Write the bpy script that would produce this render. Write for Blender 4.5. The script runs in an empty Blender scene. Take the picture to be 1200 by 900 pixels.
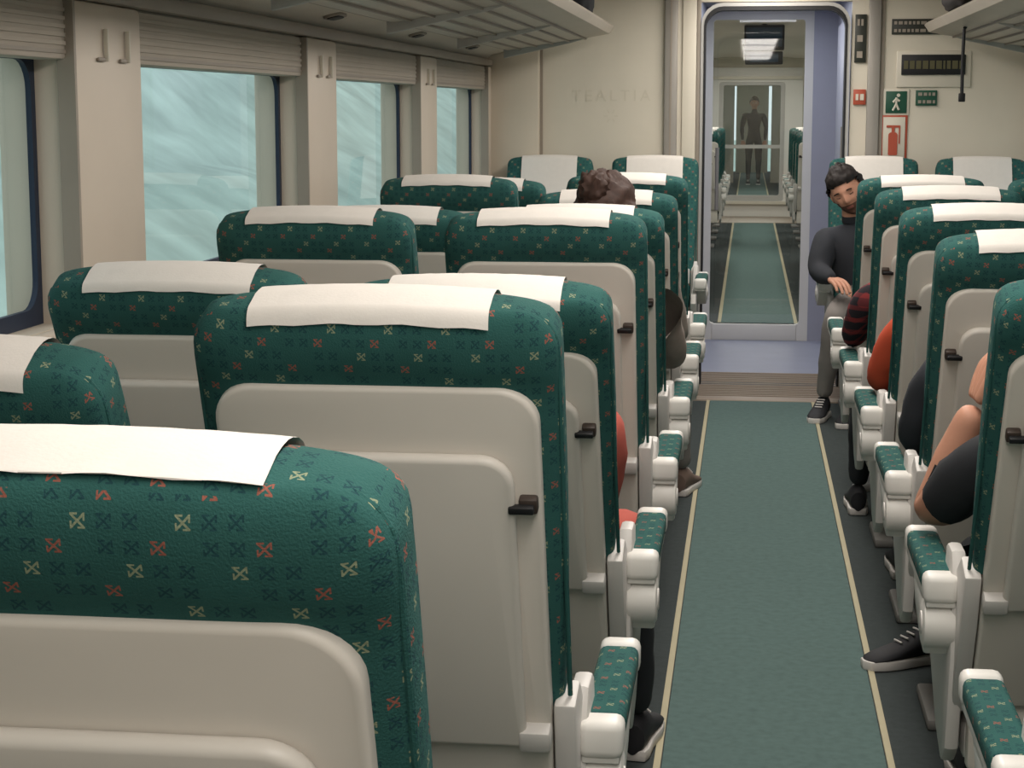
import bpy, bmesh, math, random
from mathutils import Vector, Matrix, noise
random.seed(7)
S=bpy.context.scene
COL=S.collection
S.view_settings.view_transform='Standard'
S.view_settings.look='None'
PI=math.pi
def lin(c):
    return tuple(((v/255)/12.92 if v/255<=0.04045 else ((v/255+0.055)/1.055)**2.4) for v in c)+(1,)
# ---------------------------------------------------------------- materials
class NT:
    def __init__(s,m):
        s.t=m.node_tree; s.n=s.t.nodes; s.l=s.t.links
    def new(s,k,**kw):
        n=s.n.new(k)
        for a,b in kw.items(): setattr(n,a,b)
        return n
    def math(s,op,a,b=None,c=None):
        n=s.n.new('ShaderNodeMath'); n.operation=op
        for i,v in enumerate((a,b,c)):
            if v is None: continue
            if isinstance(v,(int,float)): n.inputs[i].default_value=v
            else: s.l.new(v,n.inputs[i])
        return n.outputs[0]
    def mix(s,f,a,b):
        n=s.n.new('ShaderNodeMix'); n.data_type='RGBA'
        for i,v in ((0,f),(6,a),(7,b)):
            if isinstance(v,(int,float)): n.inputs[i].default_value=v
            elif isinstance(v,tuple): n.inputs[i].default_value=v
            else: s.l.new(v,n.inputs[i])
        return n.outputs[2]
def mat(name,c,rough=.5,metal=0,var=.06,scale=6,bump=0,bscale=200,emit=0,spec=.4):
    m=bpy.data.materials.new(name); m.use_nodes=True
    k=NT(m); b=k.n['Principled BSDF']
    b.inputs['Roughness'].default_value=rough; b.inputs['Metallic'].default_value=metal
    b.inputs['Specular IOR Level'].default_value=spec
    tc=k.new('ShaderNodeTexCoord')
    nz=k.new('ShaderNodeTexNoise'); nz.inputs['Scale'].default_value=scale; nz.inputs['Detail'].default_value=3
    k.l.new(tc.outputs['Object'],nz.inputs['Vector'])
    L=lin(c); lo=tuple(x*(1-var*1.6) for x in L[:3])+(1,); hi=tuple(min(1,x*(1+var*1.6)) for x in L[:3])+(1,)
    col=k.mix(nz.outputs['Fac'],lo,hi)
    k.l.new(col,b.inputs['Base Color'])
    if emit:
        b.inputs['Emission Color'].default_value=L; b.inputs['Emission Strength'].default_value=emit
    if bump:
        n2=k.new('ShaderNodeTexNoise'); n2.inputs['Scale'].default_value=bscale
        k.l.new(tc.outputs['Object'],n2.inputs['Vector'])
        bp=k.new('ShaderNodeBump'); bp.inputs['Strength'].default_value=bump; bp.inputs['Distance'].default_value=.002
        k.l.new(n2.outputs['Fac'],bp.inputs['Height']); k.l.new(bp.outputs[0],b.inputs['Normal'])
    return m
def fabric():
    m=mat('seat_fabric_green',(46,88,84),.9,0,.12,12,.5,500,spec=.15)
    k=NT(m); b=k.n['Principled BSDF']
    base=b.inputs['Base Color'].links[0].from_socket
    tc=k.new('ShaderNodeTexCoord'); sp=k.new('ShaderNodeSeparateXYZ'); k.l.new(tc.outputs['Object'],sp.inputs[0])
    sn=k.new('ShaderNodeSeparateXYZ'); k.l.new(tc.outputs['Normal'],sn.inputs[0])
    sidef=k.math('GREATER_THAN',k.math('ABSOLUTE',sn.outputs[0]),.72)
    topf=k.math('GREATER_THAN',k.math('ABSOLUTE',sn.outputs[2]),.72)
    C=1/.0175
    us=k.math('ADD',k.math('MULTIPLY',sidef,sp.outputs[1]),k.math('MULTIPLY',k.math('SUBTRACT',1,sidef),sp.outputs[0]))
    vs=k.math('ADD',k.math('MULTIPLY',topf,sp.outputs[1]),k.math('MULTIPLY',k.math('SUBTRACT',1,topf),sp.outputs[2]))
    u=k.math('MULTIPLY',us,C); v=k.math('MULTIPLY',vs,C)
    iu=k.math('FLOOR',u); iv=k.math('FLOOR',v)
    pu=k.math('SUBTRACT',k.math('FRACT',u),.5); pv=k.math('SUBTRACT',k.math('FRACT',v),.5)
    au=k.math('ABSOLUTE',pu); av=k.math('ABSOLUTE',pv)
    mx=k.math('MAXIMUM',au,av)
    inside=k.math('LESS_THAN',mx,.29)
    cross=k.math('LESS_THAN',k.math('ABSOLUTE',k.math('SUBTRACT',au,av)),.062)
    bar=k.math('GREATER_THAN',mx,.215)
    half=k.math('GREATER_THAN',k.math('MULTIPLY',k.math('MULTIPLY',pu,pv),k.math('SUBTRACT',au,av)),0)
    barh=k.math('MULTIPLY',bar,half)
    shp=k.math('MULTIPLY',inside,k.math('MAXIMUM',cross,barh))
    mu=k.math('SUBTRACT',iu,k.math('MULTIPLY',k.math('FLOOR',k.math('DIVIDE',iu,4)),4))
    mv=k.math('SUBTRACT',iv,k.math('MULTIPLY',k.math('FLOOR',k.math('DIVIDE',iv,4)),4))
    cv=k.new('ShaderNodeCombineXYZ'); k.l.new(iu,cv.inputs[0]); k.l.new(iv,cv.inputs[1])
    wn=k.new('ShaderNodeTexWhiteNoise'); k.l.new(cv.outputs[0],wn.inputs['Vector'])
    keep=k.math('LESS_THAN',wn.outputs['Value'],.9)
    def at(a,b2): return k.math('MULTIPLY',k.math('COMPARE',mu,a,.1),k.math('COMPARE',mv,b2,.1))
    def orr(*a):
        r=a[0]
        for x in a[1:]: r=k.math('MAXIMUM',r,x)
        return r
    red=k.math('MULTIPLY',orr(at(0,0),at(2,2)),keep)
    cream=k.math('MULTIPLY',orr(at(1,1),at(3,3)),keep)
    dark=orr(at(2,0),at(3,0),at(0,2),at(1,2),at(2,1),at(3,1),at(0,3),at(1,3))
    c=k.mix(k.math('MULTIPLY',shp,k.math('MULTIPLY',dark,.6)),base,lin((22,48,62)))
    c=k.mix(k.math('MULTIPLY',shp,k.math('MULTIPLY',red,.85)),c,lin((152,88,74)))
    c=k.mix(k.math('MULTIPLY',shp,k.math('MULTIPLY',cream,.62)),c,lin((164,166,132)))
    k.l.new(c,b.inputs['Base Color'])
    return m
def glassm(name,tint,refl,gr):
    m=bpy.data.materials.new(name); m.use_nodes=True; k=NT(m)
    k.n.remove(k.n['Principled BSDF']); out=k.n['Material Output']
    tr=k.new('ShaderNodeBsdfTransparent'); tr.inputs[0].default_value=tint
    gl=k.new('ShaderNodeBsdfGlossy'); gl.inputs['Roughness'].default_value=.02
    lw=k.new('ShaderNodeLayerWeight'); lw.inputs['Blend'].default_value=.5
    f=k.math('ADD',k.math('MULTIPLY',k.math('POWER',lw.outputs['Facing'],5),gr),refl)
    mx=k.new('ShaderNodeMixShader'); k.l.new(f,mx.inputs[0]); k.l.new(tr.outputs[0],mx.inputs[1]); k.l.new(gl.outputs[0],mx.inputs[2])
    k.l.new(mx.outputs[0],out.inputs[0]); return m
def plaidm():
    m=mat('plaid_shirt',(40,26,28),.9); k=NT(m); b=k.n['Principled BSDF']
    tc=k.new('ShaderNodeTexCoord'); sp=k.new('ShaderNodeSeparateXYZ'); k.l.new(tc.outputs['Object'],sp.inputs[0])
    a=k.math('LESS_THAN',k.math('FRACT',k.math('MULTIPLY',k.math('ADD',sp.outputs[0],sp.outputs[1]),22)),.35)
    c=k.math('LESS_THAN',k.math('FRACT',k.math('MULTIPLY',sp.outputs[2],22)),.35)
    f=k.math('MULTIPLY',k.math('ADD',a,c),.5)
    k.l.new(k.mix(f,lin((30,24,32)),lin((128,44,46))),b.inputs['Base Color']); return m
M={}
M['fab']=fabric()
M['cream']=mat('shell_plastic_cream',(206,199,189),.45,var=.03)
M['tray']=mat('tray_plastic_cream',(201,195,186),.4,var=.03)
M['side']=mat('side_plastic_grey',(195,191,186),.45,var=.03)
M['under']=mat('seat_pedestal_grey',(120,118,114),.6,var=.05)
M['white']=mat('armrest_plastic_white',(216,213,207),.4,var=.02)
M['cloth']=mat('antimacassar_cloth',(222,216,209),.95,var=.03,scale=40,bump=.15,bscale=250)
M['latch']=mat('latch_brown',(58,48,42),.5)
M['black']=mat('black_plastic',(22,22,24),.5)
M['wall']=mat('wall_panel_beige',(200,188,172),.55,var=.03)
M['part']=mat('partition_cream',(210,202,186),.5,var=.03)
M['part2']=mat('partition_beige',(200,189,172),.5,var=.03)
M['pill']=mat('pillar_beige',(203,190,174),.5,var=.03)
M['blind']=mat('blind_fabric',(178,168,155),.8,var=.04)
M['trim']=mat('trim_beige_dark',(148,138,126),.5)
M['ceil']=mat('ceiling_panel',(206,197,184),.6,var=.03)
M['metal']=mat('brushed_metal',(148,143,136),.5,.25)
M['metalw']=mat('frame_grey',(176,174,170),.45,.1)
M['rack']=mat('rack_metal',(184,175,162),.4,.2)
M['gask']=mat('window_gasket',(24,38,60),.5)
M['carpet']=mat('carpet_teal',(92,112,109),.95,var=.14,scale=40,bump=.8,bscale=700,spec=.1)
M['carpet2']=mat('carpet_dark',(66,72,72),.95,var=.12,scale=40,bump=.8,bscale=700,spec=.1)
M['line']=mat('aisle_line_yellow',(172,163,134),.7)
M['thr']=mat('threshold_metal',(158,144,130),.5,.2)
M['grate']=mat('threshold_rubber',(80,70,66),.8)
M['lav']=mat('vestibule_panel',(156,157,170),.4,var=.03)
M['lavf']=mat('vestibule_floor',(150,154,172),.5,var=.05)
M['glass']=glassm('window_glass',(.86,.92,.92,1),.10,.5)
M['dglass']=glassm('door_glass',(.84,.87,.85,1),.07,.8)
M['skin']=mat('skin',(192,140,116),.55,var=.05,scale=20)
M['lip']=mat('lips',(150,92,82),.5)
M['hairb']=mat('hair_dark',(32,25,23),.7,var=.3,scale=60)
M['hairr']=mat('hair_brown',(58,38,30),.7,var=.3,scale=60)
M['beard']=mat('beard_stubble',(98,68,56),.8,var=.25,scale=120)
M['eye']=mat('eye_white',(225,220,212),.3)
M['jack']=mat('jacket_dark',(44,46,52),.85,var=.12,scale=14)
M['grey']=mat('sweater_grey',(140,130,122),.95,var=.1,scale=30)
M['gpant']=mat('trousers_grey',(128,122,118),.9,var=.08)
M['dark']=mat('tshirt_black',(36,38,42),.9,var=.1)
M['red']=mat('shorts_red',(180,88,76),.9,var=.08)
M['orange']=mat('shirt_orange',(190,76,48),.9,var=.08)
M['plaid']=plaidm()
M['shoe']=mat('shoe_black',(28,28,32),.7)
M['shoeb']=mat('shoe_brown',(110,92,82),.8)
M['sole']=mat('shoe_sole_white',(205,200,195),.6)
M['green']=mat('sign_green',(28,76,58),.5)
M['signd']=mat('sign_dark',(46,48,42),.4)
M['signr']=mat('sign_red',(170,78,56),.5)
M['signw']=mat('sign_white',(206,199,184),.5)
M['led']=mat('led_text',(84,80,54),.5,emit=.03)
M['screen']=mat('screen_blue',(40,58,72),.3,emit=.08)
M['lamp']=mat('lamp_diffuser',(255,240,225),.5,emit=2.0)
M['logo']=mat('logo_grey',(203,195,178),.5)
M['hill']=mat('hillside_haze_tint',(182,198,188),1,var=.34,scale=.9)  # pale base colour with the distant haze painted into it
# ---------------------------------------------------------------- mesh builder
class MB:
    def __init__(s): s.v=[];s.f=[];s.m=[];s.mats=[]
    def mi(s,k):
        if k not in s.mats: s.mats.append(k)
        return s.mats.index(k)
    def add(s,bm,k,mx=None):
        bm.verts.ensure_lookup_table(); o=len(s.v); i=s.mi(k)
        for n,v in enumerate(bm.verts): v.index=n
        for v in bm.verts: s.v.append((mx@v.co) if mx else v.co.copy())
        for f in bm.faces: s.f.append([o+v.index for v in f.verts]); s.m.append(i)
        bm.free(); return s
    def raw(s,vs,fs,k):
        o=len(s.v); i=s.mi(k)
        s.v+= [Vector(v) for v in vs]
        for f in fs: s.f.append([o+a for a in f]); s.m.append(i)
        return s
    def mesh(s,name,sharp=35):
        me=bpy.data.meshes.new(name); me.from_pydata([tuple(v) for v in s.v],[],s.f)
        for k in s.mats: me.materials.append(M[k])
        me.polygons.foreach_set('material_index',s.m)
        me.polygons.foreach_set('use_smooth',[True]*len(s.f))
        me.update()
        bm=bmesh.new(); bm.from_mesh(me); bmesh.ops.recalc_face_normals(bm,faces=bm.faces); bm.to_mesh(me); bm.free()
        me.set_sharp_from_angle(angle=math.radians(sharp))
        return me
    def obj(s,name,parent=None,sharp=35,loc=None):
        o=bpy.data.objects.new(name,s.mesh(name,sharp)); COL.objects.link(o)
        if parent: o.parent=parent
        if loc: o.location=loc
        return o
def bevel(bm,w,seg=2,ang=30):
    if w<=0: return bm
    es=[e for e in bm.edges if len(e.link_faces)==2 and e.calc_face_angle(0)>math.radians(ang)]
    bmesh.ops.bevel(bm,geom=es,offset=w,segments=seg,affect='EDGES',profile=.5)
    return bm
def box(x0,x1,y0,y1,z0,z1,b=0,seg=2):
    bm=bmesh.new(); bmesh.ops.create_cube(bm,size=1)
    for v in bm.verts: v.co=Vector(((x0+x1)/2+v.co.x*(x1-x0),(y0+y1)/2+v.co.y*(y1-y0),(z0+z1)/2+v.co.z*(z1-z0)))
    return bevel(bm,b,seg)
def prism(pts,ax,a,b,bev=0,seg=2):
    bm=bmesh.new()
    def P(p,t):
        return {'x':(t,p[0],p[1]),'y':(p[0],t,p[1]),'z':(p[0],p[1],t)}[ax]
    A=[bm.verts.new(P(p,a)) for p in pts]; B=[bm.verts.new(P(p,b)) for p in pts]
    bm.faces.new(A); bm.faces.new(B[::-1]); n=len(pts)
    for i in range(n): bm.faces.new((A[i],A[(i+1)%n],B[(i+1)%n],B[i]))
    bmesh.ops.recalc_face_normals(bm,faces=bm.faces)
    return bevel(bm,bev,seg,60)
def cyl(p0,p1,r,seg=16,r2=None,b=0):
    p0=Vector(p0);p1=Vector(p1); d=p1-p0
    bm=bmesh.new(); bmesh.ops.create_cone(bm,cap_ends=True,segments=seg,radius1=r,radius2=r if r2 is None else r2,depth=d.length)
    if b: bevel(bm,b,2,60)
    mx=Matrix.Translation((p0+p1)/2)@d.to_track_quat('Z','Y').to_matrix().to_4x4()
    bm.transform(mx); return bm
def rrect(x0,x1,z0,z1,rt,rb=None,n=6):
    rb=rt if rb is None else rb; p=[]
    for cx,cz,r,a0 in ((x1-rt,z1-rt,rt,0),(x0+rt,z1-rt,rt,90),(x0+rb,z0+rb,rb,180),(x1-rb,z0+rb,rb,270)):
        if r<=1e-6: p.append((cx,cz)); continue
        for i in range(n+1):
            a=math.radians(a0+90*i/n); p.append((cx+r*math.cos(a),cz+r*math.sin(a)))
    return p
def ring(mb,inner,outer,ax,a,b,k):
    n=len(inner)
    def P(p,t): return {'x':(t,p[0],p[1]),'y':(p[0],t,p[1]),'z':(p[0],p[1],t)}[ax]
    vs=[P(p,a) for p in inner]+[P(p,a) for p in outer]+[P(p,b) for p in inner]+[P(p,b) for p in outer]
    fs=[]
    for i in range(n):
        j=(i+1)%n
        fs+=[(i,j,n+j,n+i),(2*n+i,3*n+i,3*n+j,2*n+j),(i,2*n+i,2*n+j,j),(n+i,n+j,3*n+j,3*n+i)]
    mb.raw(vs,fs,k)
def loft(rings):
    bm=bmesh.new(); R=[[bm.verts.new(p) for p in r] for r in rings]; n=len(rings[0])
    for a,b in zip(R,R[1:]):
        for i in range(n): bm.faces.new((a[i],a[(i+1)%n],b[(i+1)%n],b[i]))
    bm.faces.new(R[0][::-1]); bm.faces.new(R[-1]); bmesh.ops.recalc_face_normals(bm,faces=bm.faces); return bm
def empty(name,loc=(0,0,0),rz=0):
    e=bpy.data.objects.new(name,None); COL.objects.link(e); e.location=loc; e.rotation_euler=(0,0,rz); e.empty_display_size=.1; return e
# ---------------------------------------------------------------- seats
L=.876; HW=.229
YR,YF,RZ,RR,RF=-.084,.046,.050,.026,.092
def crown(x,z): return .014*(1-(x/HW)**2)*max(0,min(1,(z-.6)/.2))
def back_mesh(side,ph0):
    mb=MB(); rings=[]
    def sec(z,hw,yr,yf):
        c=(yr+yf)/2; h=(yf-yr)/2; r=[]
        for i in range(48):
            a=2*PI*i/48; ca,sa=math.cos(a),math.sin(a); n=2/4.8
            x=hw*math.copysign(abs(ca)**n,ca); y=c+h*math.copysign(abs(sa)**n,sa)
            r.append((x,y,z+crown(x,z)))
        return r
    for z,hw,yr,yf in ((.04,.20,-.05,.05),(.2,.215,-.062,.05),(.35,.222,-.068,.045),(.5,.227,-.07,.04),(.62,HW,-.07,.04),(.74,HW,-.071,.042),(.772,HW,-.074,.044),(.793,HW,-.080,.046),(.808,HW,YR,YF)):
        rings.append(sec(z,hw,yr,yf))
    for ph in (0,12,24,36,48,60,70,80,88):
        c,s=math.cos(math.radians(ph)),math.sin(math.radians(ph))
        rings.append(sec(L-RZ+RZ*s,HW-.046*(1-c),YR+RR*(1-c),YF-RF*(1-c)))
    mb.add(loft(rings),'fab')
    for s in(-1,1):
        P=[]
        for z in (.30,.5,.65,.76,.81): P.append((s*(HW-.002),-.045,z))
        for ph in (0,20,40,60,80):
            c,q=math.cos(math.radians(ph)),math.sin(math.radians(ph)); P.append((s*(HW-.003-.046*(1-c)),-.045,L-RZ+RZ*q+crown(HW-.01,.9)))
        for a,b in zip(P,P[1:]): mb.add(cyl(a,b,.0035,8),'fab')
    mb.add(prism(rrect(-.204,.204,.0,.787,.052,.01,8),'y',-.082,-.03,.007,3),'cream')
    mb.add(prism(rrect(-.172,.172,.25,.70,.042,.012,8),'y',-.102,-.082,.008,3),'tray')
    for s in(-1,1):
        mb.add(box(s*.183-.022,s*.183+.022,-.106,-.07,.245,.280,.007),'side')
        mb.add(prism([(-.080,-.02),(.04,-.02),(.045,.22),(.0,.29),(-.07,.30),(-.080,.2)],'x',s*.206,s*.237,.006),'side')
    mb.add(box(side*.188-.012,side*.188+.012,-.096,-.078,.618,.640,.004),'latch')
    mb.add(box(side*.180-.016,side*.180+.016,-.106,-.094,.624,.634,.002),'black')
    path=[]
    n=6
    for i in range(n+1):
        ph=ph0+(88-ph0)*i/n
        c,s=math.cos(math.radians(ph)),math.sin(math.radians(ph)); path.append((YR-.003+RR*(1-c),L-RZ+(RZ+.003)*s))
    for ph in (80,70,60,50,38,26,12,0):
        c,s=math.cos(math.radians(ph)),math.sin(math.radians(ph)); path.append((YF+.004-RF*(1-c),L-RZ+(RZ+.004)*s))
    path+=[(YF+.004,L-.12),(YF+.002,L-.2),(YF-.0,L-.27)]
    vs=[];fs=[];nx=20;xw=.148
    for j,(y,z) in enumerate(path):
        for i in range(nx+1):
            x=-xw+2*xw*i/nx; w=.001*math.sin(i*1.9+j*.6)
            zz=z+crown(x,.9)*(1 if z>L-.1 else .6)
            if j==0: zz+=.0012*math.sin(i*1.1)
            vs.append((x,y+(abs(w) if y>0 else -abs(w)),zz))
    for j in range(len(path)-1):
        for i in range(nx):
            a=j*(nx+1)+i; fs.append((a,a+1,a+nx+2,a+nx+1))
    mb.raw(vs,fs,'cloth')
    return mb.mesh('seat_back')
def base_mesh(side):
    mb=MB()
    mb.add(box(-.222,.222,.03,.50,.36,.475,.035,4),'fab')
    mb.add(box(-.21,.21,-.03,.46,.29,.37,.015),'side')
    mb.add(box(-.205,.205,-.055,-.025,.28,.50,.012),'cream')
    mb.add(box(-.10,.10,.06,.30,.0,.30,.02),'under')
    mb.add(box(-.17,.17,.03,.33,.0,.03,.01),'under')
    mb.add(box(-.20,.20,-.055,-.03,.48,.68,.006),'side')
    if side<0:
        gx=-.10
        mb.add(box(gx-.085,gx+.085,-.060,-.05,.48,.66,.004),'black')
        for i in range(8):
            z=.494+i*.02; mb.add(box(gx-.08,gx+.08,-.063,-.059,z,z+.006),'latch')
    else:
        mb.add(box(-.18,.18,-.060,-.05,.47,.635,.004),'latch')
        for i in range(-4,12):
            for d in(-1,1):
                xa=-.18+i*.03; xb=xa+d*.10
                if min(xa,xb)<-.18 or max(xa,xb)>.18: continue
                mb.add(cyl((xa,-.066,.50),(xb,-.078,.63),.0022,5),'side')
        mb.add(cyl((-.18,-.078,.63),(.18,-.078,.63),.004,8),'black')
    for s in(-1,1):
        p=[(-.085,.66),(-.055,.70),(.02,.70),(.06,.60),(.33,.585),(.35,.54),(.30,.45),(.20,.38),(.10,.31),(.0,.28),(-.05,.32),(-.09,.50)]
        if s==side: mb.add(prism(p,'x',s*.218,s*.246,.008),'side')
        else: mb.add(prism([(-.06,.5),(.3,.46),(.2,.34),(.1,.3),(0,.28),(-.05,.34)],'x',s*.205,s*.218,.005),'side')
    cx=side*.264; w=.031
    mb.add(box(cx-w,cx+w,-.045,.29,.618,.660,.012,3),'fab')
    mb.add(box(cx-w-.001,cx+w+.001,-.098,-.042,.608,.662,.013,3),'white')
    mb.add(box(cx-w-.001,cx+w+.001,.287,.335,.608,.662,.014,3),'white')
    mb.add(box(cx-w+.004,cx+w-.004,-.09,.32,.600,.622,.004),'white')
    mb.add(cyl((cx-w+.001,-.050,.562),(cx+w-.001,-.050,.562),.046,24,None,.008),'white')
    mb.add(cyl((cx-w-.002,-.050,.562),(cx+w+.002,-.050,.562),.022,20,None,.003),'side')
    mb.add(prism([(-.08,.54),(-.05,.60),(.20,.605),(.14,.55),(.02,.505),(-.04,.50)],'x',cx-w+.006,cx+w-.006,.006),'white')
    return mb.mesh('seat_base')
BKC={}; BS={s:base_mesh(s) for s in(-1,1)}
def seat(x,y,rec=20,side=1,face=1,ph0=50):
    if (side,ph0) not in BKC: BKC[(side,ph0)]=back_mesh(side,ph0)
    e=empty('train_seat',(x,y,0),0 if face==1 else PI)
    b=bpy.data.objects.new('seat_back',BKC[(side,ph0)]); COL.objects.link(b); b.parent=e; b.location=(0,0,.45); b.rotation_euler=(math.radians(rec),0,0)
    c=bpy.data.objects.new('seat_base',BS[side]); COL.objects.link(c); c.parent=e
    return e
LX=[-.452,-.985]; RX=[.627,1.165]
recL={1:(20,20),2:(20,29),3:(30,28),4:(21,21),5:(27,28),6:(27,20),7:(24,27)}
recR={1:(24,20),2:(25,22),3:(27,24),4:(26,24),5:(25,20),6:(24,22),7:(24,24)}
def rowY(k): return 2.555+.95*(k-2)-(.03 if k==2 else 0)
for k in range(1,8):
    for i in(0,1):
        seat(LX[i],rowY(k)-(.12 if k==1 else 0),recL[k][i],1,1,{1:84,2:40}.get(k,50))
        seat(RX[i],rowY(k)-.1,recR[k][i],-1)
for x,s in((-.49,-1),(-1.05,-1),(.65,1),(1.2,1)):
    seat(x,9.47,25,s,-1)
for k in range(4):
    seat(LX[0]-.07,20.0+k*1.2,22,1); seat(RX[0]+.10,20.0+k*1.2,22,-1)
# ---------------------------------------------------------------- shell
XL=-1.42; XR=1.59; Y0=-2.2; YP=10.0; CX=(XL+XR)/2
mb=MB(); mb.add(box(XL-.15,XR+.15,Y0,9.45,-.06,0),'carpet2')
mb.add(box(-.172,.342,Y0,9.45,-.01,.003),'carpet')
for x in(-.183,.353): mb.add(box(x-.008,x+.008,Y0,9.45,-.01,.005),'line')
mb.obj('floor')
mb=MB(); mb.add(box(-.30,.55,9.45,9.58,-.06,.008,.003),'thr')
mb.add(box(XL-.1,-.30,9.45,YP+.1,-.06,.0),'carpet2'); mb.add(box(.55,XR+.1,9.45,YP+.1,-.06,.0),'carpet2')
mb.add(box(-.30,.55,9.58,10.5,-.06,.002),'grate')
for i in range(15): mb.add(box(-.27,.52,9.61+i*.06,9.630+i*.06,0,.008),'thr')
mb.add(box(-.32,.58,10.5,12.0,-.06,.003),'lavf')
mb.obj('floor_threshold')
mb=MB(); mb.add(box(XL-.15,XR+.15,12.0,45,-.06,0),'carpet2')
mb.add(box(-.172,.342,12.1,45,-.01,.003),'carpet')
for x in(-.183,.353): mb.add(box(x-.012,x+.012,12.1,45,-.01,.005),'line')
mb.add(box(-.6,.8,24.5,26.5,-.01,.008),'thr')
mb.obj('floor_next_coach')
pill=[-2.17+2.03*i for i in range(7)]
def sidewall(name,xw,s,wn):
    mb=MB()
    mb.add(box(min(xw,xw+s*.14),max(xw,xw+s*.14),Y0,YP+.1,0,1.05),'wall')
    mb.add(box(min(xw,xw+s*.14),max(xw,xw+s*.14),Y0,YP+.1,1.62,1.76),'wall')
    mb.add(box(min(xw-s*.03,xw),max(xw-s*.03,xw),Y0,YP,1.015,1.05,.008),'pill')
    mb.add(box(min(xw-s*.045,xw),max(xw-s*.045,xw),Y0,YP,1.725,1.762,.008),'trim')
    mb.add(box(min(xw-s*.03,xw),max(xw-s*.03,xw),Y0,YP,.03,.18,.008),'trim')
    for p in pill[:6]+[10.03]:
        a,b=p-.215,min(p+.215,YP-.002)
        mb.add(box(min(xw-s*.035,xw+s*.14),max(xw-s*.035,xw+s*.14),a,b,.9,1.725,.014),'pill')
        mb.add(box(min(xw-s*.038,xw),max(xw-s*.038,xw),a-.012,a,1.05,1.72),'trim')
        if p<9:
          for dy in(-.06,.08):
            mb.add(box(min(xw-s*.037,xw-s*.043),max(xw-s*.037,xw-s*.043),p+dy-.03,p+dy+.02,1.60,1.608,.002),'trim')
            mb.add(box(min(xw-s*.037,xw-s*.048),max(xw-s*.037,xw-s*.048),p+dy+.012,p+dy+.02,1.60,1.67,.002),'signw')
    mb.obj('wall_'+name)
    ps=pill[:6]+[10.03]
    for i in range(6):
        a=ps[i]+.215; b=ps[i+1]-.215
        w=MB(); xg=xw+s*.06
        ring(w,rrect(a+.03,b-.022,1.085,1.60,.06),rrect(a-.02,b+.02,1.04,1.63,.001,.001),'x',xg-.006,xg+.006,'gask')
        w.raw([(xg,a,1.05),(xg,b,1.05),(xg,b,1.63),(xg,a,1.63)],[(0,1,2,3)],'glass')
        w.obj('window_%d'%(wn+i))
        w=MB(); x1=xw-s*.018
        w.add(box(min(x1,xw+s*.05),max(x1,xw+s*.05),a,b,1.60,1.722,.006),'blind')
        for j in range(6): 
            w.add(box(min(x1-s*.003,x1),max(x1-s*.003,x1),a+.01,b-.01,1.612+j*.017,1.620+j*.017),'trim' if j==0 else 'blind')
        w.obj('roller_blind')
sidewall('left',XL,-1,1); sidewall('right',XR,1,7)
mb=MB(); mb.add(box(XL-.14,XR+.14,Y0-.08,Y0,0,2.4),'part'); mb.obj('wall_back')
half=[(0,1.755),(.04,1.785),(.14,1.81),(.20,1.90),(.36,2.06),(.66,2.16),(1.1,2.20),(1.505,2.21)]
prof=[(XL+a,z) for a,z in half]+[(XR-a,z) for a,z in half[::-1][1:]]
def ceil(name,ya,yb):
    vs=[];fs=[];n=len(prof)
    for y in(ya,yb): vs+=[(x,y,z) for x,z in prof]
    o=len(vs)
    for y in(ya,yb): vs+=[(x,y,z+.05) for x,z in prof]
    for i in range(n-1): fs+=[(i,i+1,n+i+1,n+i),(o+i,o+n+i,o+n+i+1,o+i+1)]
    mb=MB(); mb.raw(vs,fs,'ceil')
    for s,xw in((1,XL),(-1,XR)):
        mb.add(cyl((xw+s*.141,ya,1.812),(xw+s*.141,yb,1.812),.008,8),'trim')
    mb.obj(name)
ceil('ceiling',Y0,YP); ceil('ceiling_next_coach',12.1,26)
for s,xw in((1,XL),(-1,XR)):
    for y in(1.4,2.9,4.4,5.9,7.4,8.9):
        mb=MB()
        mx=Matrix.Translation((xw+s*.09,y,1.797))@Matrix.Rotation(-s*math.radians(14),4,'Y')
        mb.add(prism(rrect(-.03,.03,-.07,.07,.028),'z',-.008,.006,.002),'trim',mx)
        mb.add(prism(rrect(-.02,.02,-.055,.055,.019),'z',-.011,.0,.001),'black',mx)
        mb.obj('reading_lamp')
def rack(s,xw):
    mb=MB(); X=lambda a: xw+s*a
    pts=[(X(.16),1.80),(X(.17),1.835),(X(.62),1.905),(X(.70),1.935),(X(.715),1.92),(X(.69),1.885),(X(.60),1.868)]
    mb.add(prism(pts,'y',Y0+.1,9.7,.003),'rack')
    for i in range(5):
        a=.22+i*.085; z=1.80+(a-.16)*.152
        mb.add(box(min(X(a),X(a+.012)),max(X(a),X(a+.012)),Y0+.1,9.7,z-.006,z+.004),'trim')
    for y in [-1.5+1.6*i for i in range(7)]+[9.66]:
        mb.add(prism([(X(.14),1.76),(X(.14),1.86),(X(.7),1.93),(X(.7),1.90),(X(.5),1.84)],'y',y,y+.03,.003),'metalw')
    mb.obj('luggage_rack')
rack(1,XL); rack(-1,XR)
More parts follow.
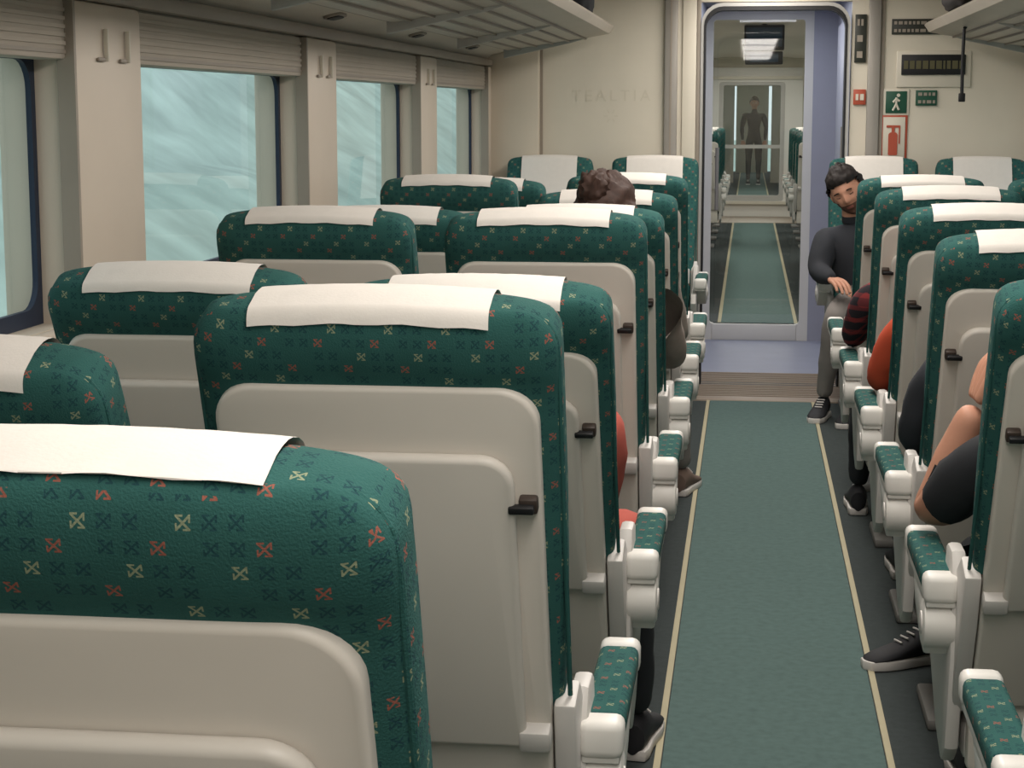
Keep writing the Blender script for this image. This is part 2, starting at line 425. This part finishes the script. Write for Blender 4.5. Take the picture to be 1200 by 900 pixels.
def bag(name,x,y,z,sx,sy,sz,k):
    bm=bmesh.new(); bmesh.ops.create_icosphere(bm,subdivisions=4,radius=1)
    for v in bm.verts:
        c=v.co; q=Vector([math.copysign(abs(t)**.55,t) for t in c]); n=noise.noise(c*3)*.08
        v.co=Vector((q.x*sx*(1+n),q.y*sy*(1+n),max(q.z,-.9)*sz*(1+n)))
    mb=MB(); mb.add(bm,k)
    mb.add(cyl((-sx*.3,0,sz*.9),(-sx*.2,0,sz*1.25),.01,8),'black'); mb.add(cyl((sx*.3,0,sz*.9),(sx*.2,0,sz*1.25),.01,8),'black'); mb.add(cyl((-sx*.2,0,sz*1.25),(sx*.2,0,sz*1.25),.012,8),'black')
    mb.obj(name,loc=(x,y,z))
bag('travel_bag',-.88,8.9,2.015,.13,.22,.09,'dark'); bag('travel_bag',1.03,8.5,2.015,.17,.45,.09,'hairb')
mb=MB()
pp=[(.985,8.75,1.885),(.970,8.75,1.86),(.968,8.75,1.72),(.97,8.75,1.56)]
for a,b in zip(pp,pp[1:]): mb.add(cyl(a,b,.008,8),'black')
mb.add(box(.955,.985,8.74,8.76,1.53,1.57,.004),'black')
mb.obj('hanging_strap')
def partition(name,y0,y1,xa,xb,ztop,mk):
    mb=MB()
    mb.add(box(XL-.12,xa,y0,y1,0,2.35),mk); mb.add(box(xb,XR+.12,y0,y1,0,2.35),mk)
    mb.add(box(xa,xb,y0,y1,ztop,2.35),mk); return mb
mb=partition('p',YP,YP+.08,-.27,.53,2.06,'part')
mb.add(box(XL,-1.125,YP-.07,YP,0,1.95,.01),'part2'); mb.add(box(-1.128,-1.11,YP-.02,YP,.5,2.0),'trim')
mb.add(box(-.455,-.385,YP-.03,YP,0,2.3,.006),'metal'); mb.add(box(-.425,-.415,YP-.032,YP,0,2.3),'trim')
mb.add(box(-.36,-.285,YP-.012,YP,0,2.3,.004),'part'); mb.add(box(-.285,-.262,YP-.014,YP,0,2.3,.004),'trim')
mb.add(box(.615,.68,YP-.03,YP,0,2.3,.006),'metal'); mb.add(box(.68,.70,YP-.01,YP,0,2.3),'trim')
mb.obj('wall_front')
mb=MB()
ring(mb,rrect(-.245,.505,.004,2.035,.10,.001),rrect(-.262,.522,.003,2.055,.115,.001),'y',YP-.02,YP+.1,'metalw')
ring(mb,rrect(-.236,.496,.006,2.015,.095,.001),rrect(-.246,.506,.005,2.036,.10,.001),'y',YP-.024,YP+.09,'black')
mb.obj('door_frame')
mb=MB(); mb.add(box(-.40,-.28,YP+.08,12,0,2.2),'lav'); mb.add(box(.55,.65,YP+.08,12,0,2.2),'lav'); mb.add(box(-.4,.65,YP+.08,12,2.14,2.25),'lav')
mb.add(box(.53,.55,10.6,11.6,.1,2.0,.01),'lav'); mb.add(cyl((.515,10.4,.8),(.515,10.4,1.4),.012,12),'metal')
mb.obj('wall_vestibule')
mb=partition('p',12.0,12.1,-.28,.40,2.12,'lav'); mb.obj('wall_coach_end')
mb=MB()
ring(mb,rrect(-.235,.345,.11,2.06,.02),rrect(-.28,.40,.0,2.12,.001),'y',12.01,12.06,'white')
mb.raw([(-.25,12.035,.1),(.36,12.035,.1),(.36,12.035,2.07),(-.25,12.035,2.07)],[(0,1,2,3)],'dglass')
mb.add(box(-.22,.33,12.0,12.07,.0,.11,.01),'white')
mb.add(cyl((-.20,11.99,.85),(-.20,11.99,1.25),.012,12),'metal')
mb.obj('door_1')
mb=MB()
for xw,s in((XL,-1),(XR,1)):
    mb.add(box(min(xw,xw+s*.1),max(xw,xw+s*.1),12.1,45,0,1.05),'wall'); mb.add(box(min(xw,xw+s*.1),max(xw,xw+s*.1),12.1,45,1.62,1.8),'wall')
    for i in range(16): mb.add(box(min(xw,xw+s*.1),max(xw,xw+s*.1),12.1+i*2.03,12.6+i*2.03,1.05,1.62),'pill')
mb.obj('wall_next_coach')
mb=MB()
for xa,xb in((-.62,-.36),(.56,.82)):
    mb.add(box(xa,xb,14.0,18.4,0,.95,.02),'side'); mb.add(box(xa-.01,xb+.01,13.98,18.42,.95,.98,.006),'trim')
mb.obj('galley_cabinet')
mb=partition('p',26,26.1,-.55,.62,2.05,'part'); mb.obj('wall_next_partition')
mb=MB(); ring(mb,rrect(-.42,.49,.22,1.86,.04),rrect(-.66,.73,0,2.06,.01),'y',25.95,26.05,'white')
ring(mb,rrect(-.36,.43,.30,1.82,.03),rrect(-.42,.49,.22,1.86,.01),'y',25.97,26.03,'metalw')
mb.add(box(-.66,.73,25.9,25.95,.18,.22),'signw'); mb.add(box(-.66,.73,25.9,25.95,1.9,1.94),'signw'); mb.add(box(-.36,.43,25.98,26.0,.95,1.0),'metalw')
mb.raw([(-.37,26,.29),(.44,26,.29),(.44,26,1.83),(-.37,26,1.83)],[(0,1,2,3)],'dglass')
mb.obj('door_2')
mb=MB(); mb.add(box(XL,XR,26.1,45,2.1,2.2),'ceil'); mb.obj('ceiling_far_coach')
mb=partition('p',38,38.1,-.3,.45,1.95,'part2'); mb.add(box(-.3,.45,44,44.1,0,2.1),'part2'); mb.obj('wall_far_partition')
e=empty('ceiling_monitor',(.115,16,2.09)); mb=MB()
mb.add(box(-.17,.17,-.05,.05,-.10,.11,.01),'black'); mb.add(box(-.15,.15,-.054,-.048,-.07,.09,.003),'screen'); mb.add(cyl((0,0,.09),(0,0,.12),.02,12),'black')
mb.add(box(-.16,.16,-.04,.04,-.22,-.11,.01),'black'); mb.add(box(-.12,.12,-.045,-.038,-.20,-.13,.003),'screen')
mb.obj('screen_housing',e)
def sign(name,x0,x1,z0,z1,k,y=YP,border=None,extra=None):
    mb=MB(); 
    if border: mb.add(box(x0-.012,x1+.012,y-.008,y,z0-.012,z1+.012,.002),border)
    mb.add(box(x0,x1,y-.012,y-.001,z0,z1,.002),k)
    if extra: extra(mb,x0,x1,z0,z1,y-.013)
    return mb.obj(name)
def stripes(k,n,seed=1):
    def f(mb,x0,x1,z0,z1,y):
        random.seed(seed); h=(z1-z0)
        for j in range(n):
            z=z0+h*(j+.5)/n; x=x0+.012
            while x<x1-.02:
                w=random.uniform(.01,.03); w=min(w,x1-.01-x); mb.add(box(x,x+w,y-.002,y+.001,z-h*.16/n*1.3,z+h*.2/n),k); x+=w+.008
    return f
sign('pictogram_sign',.545,.605,1.74,1.99,'signd',YP-.003,None,stripes('trim',3,2))
sign('alarm_sign',.545,.61,1.52,1.60,'signr',YP-.003,None,stripes('signw',1,3))
sign('notice_sign',.735,.985,1.885,1.965,'signd',YP,None,stripes('trim',2,4))
sign('destination_display',.79,1.12,1.675,1.78,'black',YP-.012,None,stripes('led',1,5))
mb=MB(); mb.add(box(.765,1.15,YP-.012,YP,1.61,1.80,.006),'signw'); mb.obj('display_housing')
def man(mb,x0,x1,z0,z1,y):
    cx=(x0+x1)/2; h=z1-z0
    mb.add(cyl((cx+.01,y,z0+h*.82),(cx+.01,y-.002,z0+h*.82),h*.08,12),'signw')
    for a,b in (((0,.72),(0,.42)),((0,.42),(-.3,.12)),((0,.42),(.25,.15)),((0,.66),(-.3,.5)),((0,.66),(.3,.55))):
        mb.add(cyl((cx+a[0]*h*.5,y,z0+h*a[1]),(cx+b[0]*h*.5,y,z0+h*b[1]),h*.05,8),'signw')
sign('exit_sign',.715,.825,1.475,1.59,'green',YP,'signw',man)
sign('direction_sign',.87,.98,1.515,1.595,'green',YP,None,stripes('trim',2,7))
def ext(mb,x0,x1,z0,z1,y):
    cx=(x0+x1)/2-.005; 
    mb.add(prism(rrect(cx-.024,cx+.024,z0+.03,z0+.15,.015,.006),'y',y-.003,y),'signr')
    mb.add(box(cx-.008,cx+.008,y-.003,y,z0+.15,z0+.175),'signr'); mb.add(box(cx-.035,cx+.03,y-.003,y,z0+.175,z0+.187),'signr')
    mb.add(box(cx+.03,cx+.037,y-.003,y,z0+.09,z0+.187),'signr')
sign('fire_extinguisher_sign',.705,.82,1.225,1.455,'signw',YP,'signr',ext)
cu=bpy.data.curves.new('logo','FONT'); cu.body='TEALTIA'; cu.size=.085; cu.extrude=.0004; cu.align_x='CENTER'; cu.space_character=1.4
o=bpy.data.objects.new('wall_logo',cu); COL.objects.link(o); o.location=(-.74,YP-.001,1.54); o.rotation_euler=(PI/2,0,0); cu.materials.append(M['logo'])
mb=MB()
for i in range(6):
    a=i*PI/3; mb.add(box(-.003,.003,YP-.0015,YP,-.01,.01),'logo',Matrix.Translation((-.74+.028*math.cos(a),0,1.46+.028*math.sin(a)))@Matrix.Translation((0,YP,0))@Matrix.Rotation(PI/2-a,4,'Y')@Matrix.Translation((0,-YP,0)))
mb.obj('wall_emblem')
# ---------------------------------------------------------------- people
def skin_eval(name,verts,radii,edges,labels,roots,mk):
    me=bpy.data.meshes.new('tmp'); me.from_pydata([tuple(v) for v in verts],edges,[])
    o=bpy.data.objects.new('tmp',me); COL.objects.link(o)
    sk=o.modifiers.new('s','SKIN'); sk.branch_smoothing=.6; sk.use_smooth_shade=True
    sv=me.skin_vertices[0].data
    for i,r in enumerate(radii): sv[i].radius=(r,r) if isinstance(r,float) else r; sv[i].use_root=(i in roots)
    su=o.modifiers.new('u','SUBSURF'); su.levels=2; su.render_levels=2
    bpy.context.view_layer.update()
    dg=bpy.context.evaluated_depsgraph_get(); ev=o.evaluated_get(dg)
    r=bpy.data.meshes.new_from_object(ev); bpy.data.objects.remove(o,do_unlink=True)
    r.materials.clear(); ks=[]
    for k in labels:
        if k not in ks: ks.append(k)
    for k in ks: r.materials.append(M[mk[k]])
    segs=[(Vector(verts[a]),Vector(verts[b]),labels[i],(radii[a]+radii[b])/2) for i,(a,b) in enumerate(edges)]
    for p in r.polygons:
        c=p.center; best=1e9; bl=None
        for a,b,l,rr in segs:
            d=b-a; t=max(0,min(1,(c-a).dot(d)/max(d.length_squared,1e-9))); q=(c-(a+d*t)).length/ (rr**.7)
            if q<best: best=q; bl=l
        p.material_index=ks.index(bl); p.use_smooth=True
    r.update()
    small=[a for a,b,l,rr in segs if rr<.03]
    for v in r.vertices:
        n=noise.noise(v.co*9)*.007+noise.noise(v.co*22)*.004
        if min((v.co-a).length for a in small)>.12: v.co+=v.normal*n
    r.name=name; return r
def head_mesh(mk,closed=False,beard=False,hair='short',hk='hairb'):
    mb=MB()
    def fdef(p):
        x,y,z=p
        wx=.076*(1-(.30*(-z)**1.6 if z<0 else .04*z))
        X=x*wx; Z=z*.118
        if y<0: Y=y*.094*(1-.04*max(0,-z))
        else: Y=y*.104*(1-.38*max(0,-z)**1.2)
        if z<-.55 and y<0: X*=1.08
        if y<-.2:
            f=min(1,(-y-.2)/.3)
            if z>-.24: nz=max(0,min(1,(.2-z)/.42))
            else: nz=max(0,1-(-.24-z)/.10)
            Y-=f*.026*math.exp(-(x/(.11+.07*nz))**2)*nz
            for s in(-1,1):
                Y+=f*.011*math.exp(-((x-s*.40)/.18)**2-((z-.06)/.13)**2)
                Y-=f*.004*math.exp(-((x-s*.48)/.2)**2-((z+.22)/.15)**2)
            Y-=f*.005*math.exp(-(x/.6)**2-((z-.24)/.09)**2)
            Y-=f*.006*math.exp(-(x/.26)**2)*(math.exp(-((z+.44)/.05)**2)+math.exp(-((z+.55)/.055)**2))
            Y+=f*.004*math.exp(-(x/.3)**2-((z+.66)/.06)**2)
            Y-=f*.008*math.exp(-(x/.3)**2-((z+.84)/.12)**2)
        return Vector((X,Y,Z))
    nu,nv=64,48; vs=[]
    U=[]
    for j in range(nv+1):
        t=PI*j/nv
        for i in range(nu):
            a=2*PI*i/nu; p=(math.sin(t)*math.cos(a),math.sin(t)*math.sin(a),math.cos(t)); U.append(p); vs.append(fdef(p))
    groups={}
    for j in range(nv):
        for i in range(nu):
            q=(j*nu+i,j*nu+(i+1)%nu,(j+1)*nu+(i+1)%nu,(j+1)*nu+i)
            c=[sum(U[a][k] for a in q)/4 for k in range(3)]
            k='skin'
            if c[1]<-.3 and abs(c[0])<.24 and -.57<c[2]<-.44: k='lip'
            elif beard and c[2]<-.22-.12*(abs(c[0])<.2) and c[1]<.25 and not(c[2]>-.36 and abs(c[0])<.6): k='beard'
            groups.setdefault(k,[]).append(q)
    o=len(mb.v); mb.v+=vs
    for k,q in groups.items():
        i=mb.mi(k)
        for f in q: mb.f.append([o+a for a in f]); mb.m.append(i)
    for s in(-1,1):
        bm=bmesh.new(); bmesh.ops.create_uvsphere(bm,u_segments=16,v_segments=10,radius=1)
        for v in bm.verts:
            c=v.co; v.co=Vector((c.x*.010-(.006*s if (c.y**2+c.z**2)<.3 else 0),c.y*.018,c.z*.031))
        bm.transform(Matrix.Translation((s*.078,.012,-.002))@Matrix.Rotation(s*.35,4,'Z')); mb.add(bm,'skin')
        if closed:
            ex,ez=s*.030,.005
            for a in range(6):
                t0=-1+a/3; t1=-1+(a+1)/3
                mb.add(cyl((ex+t0*.014,-.083+abs(t0)*.006,ez-.004+t0*t0*.004),(ex+t1*.014,-.083+abs(t1)*.006,ez-.004+t1*t1*.004),.0016,6),'hairb')
        else:
            bm=bmesh.new(); bmesh.ops.create_uvsphere(bm,u_segments=16,v_segments=10,radius=.0115); bm.transform(Matrix.Translation((s*.030,-.076,.006))); mb.add(bm,'eye')
            bm=bmesh.new(); bmesh.ops.create_uvsphere(bm,u_segments=12,v_segments=8,radius=.006); bm.transform(Matrix.Translation((s*.030,-.0825,.006))); mb.add(bm,'hairb')
        for a in range(4):
            t0=-1+a/2; t1=-1+(a+1)/2
            mb.add(cyl((s*.03+t0*.017,-.091+abs(t0)*.004,.028-t0*t0*.004),(s*.03+t1*.017,-.091+abs(t1)*.004,.028-t1*t1*.004),.003,6),hk)
    hv=[];ok=[]
    for p in U:
        x,y,z=p; v=fdef((x,max(y,-.9),z)); n=noise.noise(Vector(p)*4)*.010+noise.noise(Vector(p)*13)*.008
        g=Vector((x,y,z)); 
        if y<-.35: line=.50-.1*abs(x)
        elif y<.15: line=.50-.1*abs(x)+( -.1-.5)*(y+.35)/.5
        else: line=-.15-.45*min(1,(y-.15)/.5)
        if hair=='long' : line=line if y<0 else -.9
        inset=max(0,min(1,(z-line)/.12)); th=.002+.018*inset
        if z>.5: th+=.010*(z-.5)*2
        hv.append(v+g*(th+n*inset)); ok.append(z>line-.02)
    o=len(mb.v); mb.v+=hv; i=mb.mi(hk)
    for j in range(nv):
        for i2 in range(nu):
            q=(j*nu+i2,j*nu+(i2+1)%nu,(j+1)*nu+(i2+1)%nu,(j+1)*nu+i2)
            if all(ok[a] for a in q): mb.f.append([o+a for a in q]); mb.m.append(i)
    if hair=='long':
        for (c,r) in (((0,.085,.10),.045),((.01,.115,.0),.035),((.05,.09,-.03),.035),((-.05,.09,-.02),.035)):
            bm=bmesh.new(); bmesh.ops.create_icosphere(bm,subdivisions=4,radius=r)
            for v in bm.verts: v.co*=1+.3*noise.noise(v.co*70)
            bm.transform(Matrix.Translation(c)); mb.add(bm,hk)
    return mb.mesh('head',60)
def shoe_mb(mk):
    mb=MB(); rings=[]
    for y,w,h in ((-.062,.012,.05),(-.055,.028,.088),(-.02,.034,.112),(.03,.035,.105),(.07,.038,.080),(.12,.043,.060),(.165,.042,.048),(.195,.032,.039),(.208,.015,.028)):
        r=[]
        for i in range(16):
            a=2*PI*i/16; r.append((w*math.cos(a),y,.018+ (h-.018)*(.5+.5*math.sin(a))))
        rings.append(r)
    mb.add(loft(rings),mk)
    out=[(.03,-.06),(.037,-.03),(.036,.04),(.045,.12),(.042,.17),(.028,.205),(0,.215),(-.028,.205),(-.042,.17),(-.045,.12),(-.036,.04),(-.037,-.03),(-.03,-.06)]
    mb.add(prism(out,'z',.002,.028,.004),'sole')
    for i in range(4): 
        y=.045+i*.02; mb.add(cyl((-.018,y,.096-i*.009),(.018,y,.096-i*.009),.003,6),'sole')
    return mb
def hand_chains(w,d,n,sgn,curl):
    w=Vector(w); d=Vector(d).normalized(); n=Vector(n); n=(n-d*n.dot(d)).normalized(); s=d.cross(n)*sgn
    ch=[]
    for off,kn,ln in ((.030,.088,(.040,.024,.018)),(.010,.092,(.044,.028,.020)),(-.010,.088,(.041,.026,.019)),(-.029,.080,(.032,.020,.016))):
        p=w+s*off*.5+d*.008; k=w+s*off+d*kn; c=[(p,.014),(w+s*off*.85+d*kn*.55,.0145),(k,.0115)]
        a=0; q=k
        for l,r,da in zip(ln,(.0092,.0084,.0070),(curl*.8,curl,curl*.7)):
            a+=da; q=q+(d*math.cos(a)+n*math.sin(a))*l; c.append((q,r))
        ch.append(c)
    c=[(w+s*.014+d*.015,.015),(w+s*.036+d*.045+n*.008,.0125),(w+s*.052+d*.075+n*.018,.0100),(w+s*.052+d*.100+n*.028,.0082)]
    ch.append(c); return ch
def person(name,J,mk,feet,head,hands=None,ual=.5,bulk=1.0):
    e=empty(name,J['pelvis'][:2]+(0,)); off=Vector(e.location)
    V=[];R=[];E=[];Lb=[];idx={}
    def v(n,r): idx[n]=len(V); V.append(Vector(J[n])-off); R.append(r)
    rad=dict(pelvis=.125,belly=.118*bulk,chest=.135*bulk,neck0=.07,neck1=.052,head=.05)
    for n in('pelvis','belly','chest','neck0','neck1','head'): v(n,rad[n])
    def ed(a,b,l): E.append((idx[a],idx[b])); Lb.append(l)
    ed('pelvis','belly','shirt'); ed('belly','chest','shirt'); ed('chest','neck0','shirt'); ed('neck0','neck1','skin'); ed('neck1','head','skin')
    for s in'rl':
        sh,el,wr=Vector(J['sh'+s]),Vector(J['el'+s]),Vector(J['wr'+s])
        J['ua'+s]=tuple(sh.lerp(el,ual)); J['fa'+s]=tuple(el.lerp(wr,.35))
        v('sh'+s,.068*bulk); v('ua'+s,.056*bulk); v('el'+s,.044*bulk); v('fa'+s,.042*bulk); v('wr'+s,.026*(1+(bulk-1)*.5))
        ed('chest','sh'+s,'shirt'); ed('sh'+s,'ua'+s,'shirt'); ed('ua'+s,'el'+s,'shirt' if ual<=.5 else 'sleeve'); ed('el'+s,'fa'+s,'sleeve'); ed('fa'+s,'wr'+s,'sleeve')
        hp,kn,an=Vector(J['hp'+s]),Vector(J['kn'+s]),Vector(J['an'+s])
        J['th'+s]=tuple(hp.lerp(kn,.5)); J['ca'+s]=tuple(kn.lerp(an,.3))
        v('hp'+s,.092); v('th'+s,.080); v('kn'+s,.063); v('ca'+s,.060); v('an'+s,.040)
        ed('pelvis','hp'+s,'pants'); ed('hp'+s,'th'+s,'pants'); ed('th'+s,'kn'+s,'pants'); ed('kn'+s,'ca'+s,'shin'); ed('ca'+s,'an'+s,'shin')
    roots={0}
    hd=hands or {}
    for s in'rl':
        wr=Vector(J['wr'+s])-off; el=Vector(J['el'+s])-off
        h=hd.get(s,{}); d=h.get('d',tuple(wr-el)); n=h.get('n',(0,0,-1))
        for c in hand_chains(wr,d,n,h.get('sgn',1 if s=='r' else -1),h.get('curl',.35)):
            roots.add(len(V)); st=len(V)
            for i,(p,r) in enumerate(c):
                V.append(p); R.append(r)
                if i: E.append((st+i-1,st+i)); Lb.append('skin')
    me=skin_eval('body',V,R,E,Lb,roots,mk)
    o=bpy.data.objects.new('body',me); COL.objects.link(o); o.parent=e
    hm=head_mesh(mk,**head.get('kw',{}))
    h=bpy.data.objects.new('head',hm); COL.objects.link(h); h.parent=e; h.location=Vector(J['headc'])-off
    h.rotation_euler=head.get('rot',(0,0,0)); h.scale=[head.get('s',1)]*3
    for s in'rl':
        f=feet[s]; an=J['an'+s]
        so=shoe_mb(feet.get('mat','shoe')).obj('shoe_'+s,e); so.location=Vector((an[0],an[1],0))-off
        so.rotation_euler=(0,0,math.atan2(-f[0],f[1]))
    return e
def seated(cx,py,f=1,**ov):
    g=lambda dx,dy,z:(cx+dx*f,py+dy*f,z)
    J=dict(pelvis=g(0,.17,.58),belly=g(0,.12,.70),chest=g(0,.06,.85),neck0=g(0,.06,.945),neck1=g(0,.10,.99),head=g(0,.13,1.02),headc=g(0,.16,1.045),
      shr=g(.175,.06,.89),elr=g(.21,.17,.70),wrr=g(.12,.38,.63),shl=g(-.175,.06,.89),ell=g(-.21,.17,.70),wrl=g(-.12,.38,.63),
      hpr=g(.09,.2,.56),knr=g(.11,.58,.54),anr=g(.11,.60,.10),hpl=g(-.09,.2,.56),knl=g(-.11,.58,.54),anl=g(-.11,.60,.10))
    J.update(ov); return J
fw={'r':(0,1),'l':(0,1)}
def hd(rz=PI,**kw): return {'rot':(.25,0,rz),'kw':kw,'s':.95}
def mk(shirt,sleeve,pants,shin): return dict(shirt=shirt,sleeve=sleeve,pants=pants,shin=shin,skin='skin')
J=seated(.65,9.40,-1,pelvis=(.62,9.22,.58),belly=(.575,9.23,.69),chest=(.53,9.24,.82),neck0=(.515,9.24,.93),neck1=(.51,9.22,.985),head=(.503,9.21,1.03),headc=(.485,9.18,1.095),
   shr=(.385,9.16,.87),elr=(.35,9.08,.71),wrr=(.41,8.92,.69),shl=(.68,9.26,.91),ell=(.78,9.2,.70),wrl=(.62,9.02,.66),
   hpr=(.54,9.18,.56),knr=(.43,8.80,.53),anr=(.385,9.0,.10),hpl=(.68,9.18,.56),knl=(.60,8.80,.53),anl=(.52,8.86,.10))
person('sleeping_man',J,mk('jack','jack','gpant','gpant'),{'r':(-.25,-1),'l':(-.3,-1)},{'rot':(math.radians(14),math.radians(-24),math.radians(-16)),'s':1.0,'kw':dict(closed=True,beard=True,hk='hairb')},bulk=1.3)
ry=lambda k:rowY(k)-.1
J=seated(.627,ry(3),1,shl=(.485,3.46,.88),ell=(.375,3.68,.69),wrl=(.445,3.60,.93))
person('seated_passenger',J,mk('dark','skin','dark','dark'),fw,hd(hk='hairb'),{'l':{'d':(.3,-.1,1),'n':(.8,.2,-.2),'curl':.6}},ual=.66,bulk=1.12)
J=seated(.627,ry(4),1,knl=(.53,4.90,.52),anl=(.52,4.97,.10))
person('seated_passenger',J,mk('jack','jack','jack','jack'),{'r':(0,1),'l':(-.8,-.45)},hd(hk='hairb'))
J=seated(.627,ry(5),1,ell=(.40,5.50,.70),wrl=(.46,5.68,.70))
person('seated_passenger',J,mk('orange','orange','dark','dark'),fw,hd(hk='hairr'))
J=seated(.627,ry(6),1,shl=(.42,6.33,.88),ell=(.375,6.50,.71),wrl=(.42,6.7,.70),knl=(.45,6.82,.54),anl=(.43,6.85,.1))
person('seated_passenger',J,mk('plaid','plaid','plaid','dark'),fw,hd(hk='hairb'))
J=seated(LX[0],rowY(3),1,neck1=(LX[0],3.68,.97),head=(LX[0],3.73,.975),headc=(LX[0],3.80,.97),elr=(-.30,3.7,.68),knr=(-.25,4.00,.57),anr=(-.235,4.14,.10))
person('seated_passenger',J,mk('red','skin','red','dark'),{'r':(.1,1),'l':(0,1)},{'rot':(.7,0,PI),'s':.95,'kw':dict(hk='hairr')})
J=seated(LX[0],rowY(5),1,chest=(-.43,5.46,.90),neck0=(-.43,5.43,1.00),neck1=(-.42,5.42,1.07),head=(-.415,5.42,1.13),headc=(-.41,5.40,1.175),
   shr=(-.265,5.48,.93),elr=(-.215,5.68,.74),wrr=(-.27,5.86,.70),shl=(-.60,5.46,.93))
person('seated_woman',J,mk('grey','grey','gpant','gpant'),fw,{'rot':(0,0,PI-.4),'kw':dict(hair='long',hk='hairr')})
J=seated(LX[0],rowY(6),1,knr=(-.27,6.98,.52),anr=(-.235,7.10,.10))
person('seated_passenger',J,mk('grey','grey','gpant','gpant'),{'r':(.2,1),'l':(0,1),'mat':'shoeb'},hd(hk='hairr'))
x,y=.10,37.0
J=dict(pelvis=(x,y,.92),belly=(x,y,1.08),chest=(x,y,1.28),neck0=(x,y,1.43),neck1=(x,y,1.48),head=(x,y,1.53),headc=(x,y-.02,1.60),
 shr=(x-.18,y,1.38),elr=(x-.24,y,1.12),wrr=(x-.22,y-.08,.88),shl=(x+.18,y,1.38),ell=(x+.24,y,1.12),wrl=(x+.22,y-.08,.88),
 hpr=(x-.09,y,.86),knr=(x-.10,y-.02,.48),anr=(x-.10,y+.02,.09),hpl=(x+.09,y,.86),knl=(x+.10,y-.02,.48),anl=(x+.10,y+.02,.09))
person('standing_person',J,mk('dark','dark','dark','dark'),{'r':(0,-1),'l':(0,-1)},{'rot':(0,0,0),'kw':dict(hk='hairb')})
# ---------------------------------------------------------------- outside
vs=[];fs=[];nx,ny=12,60
for j in range(ny+1):
    for i in range(nx+1):
        yy=-30+j*3; t=i/nx; n=noise.noise(Vector((t*4,yy*.15,0)))
        vs.append((-4.5-t*9,yy,-1.2+t*6.5+n*.8))
for j in range(ny):
    for i in range(nx):
        a=j*(nx+1)+i; fs.append((a,a+1,a+nx+2,a+nx+1))
MB().raw(vs,fs,'hill').obj('hillside_terrain')
MB().add(box(-40,40,-40,160,-1.4,-1.2),'hill').obj('ground')
w=bpy.data.worlds.new('World'); S.world=w; w.use_nodes=True
w.node_tree.nodes['Background'].inputs[0].default_value=(.78,.89,.94,1); w.node_tree.nodes['Background'].inputs[1].default_value=1.3
# ---------------------------------------------------------------- lights
def area(name,loc,sx,sy,e,c,rot=(0,0,0)):
    l=bpy.data.lights.new(name,'AREA'); l.shape='RECTANGLE'; l.size=sx; l.size_y=sy; l.energy=e; l.color=c
    o=bpy.data.objects.new(name,l); COL.objects.link(o); o.location=loc; o.rotation_euler=rot; return o
warm=(1,.955,.90)
for y in(-.9,1.1,3.1,5.1,7.1,9.0):
    area('ceiling_light',(CX,y,2.165),.35,1.7,20,warm)
    mb=MB(); mb.add(box(CX-.2,CX+.2,y-.88,y+.88,2.175,2.20,.008),'lamp'); mb.obj('ceiling_lamp')
for y in(14,18,22.5):
    for xx in(-.62,.80): area('ceiling_light',(xx,y,2.11),.2,3,24,(1,.96,.9))
area('ceiling_light',(CX,24.8,2.14),.8,.6,12,(1,.96,.9))
for y in(29,33): area('ceiling_light',(CX,y,2.08),.5,3,30,(1,.96,.9))
area('vestibule_light',(.12,11.0,2.12),.4,1.2,10,(.88,.92,1))
# ---------------------------------------------------------------- camera
cam=bpy.data.cameras.new('Camera'); co=bpy.data.objects.new('Camera',cam); COL.objects.link(co)
co.location=(0,0,1.5); co.rotation_euler=(math.radians(90-8.54),0,math.radians(7.29))
cam.sensor_width=36; cam.lens=64.5; cam.clip_start=.02
S.camera=co
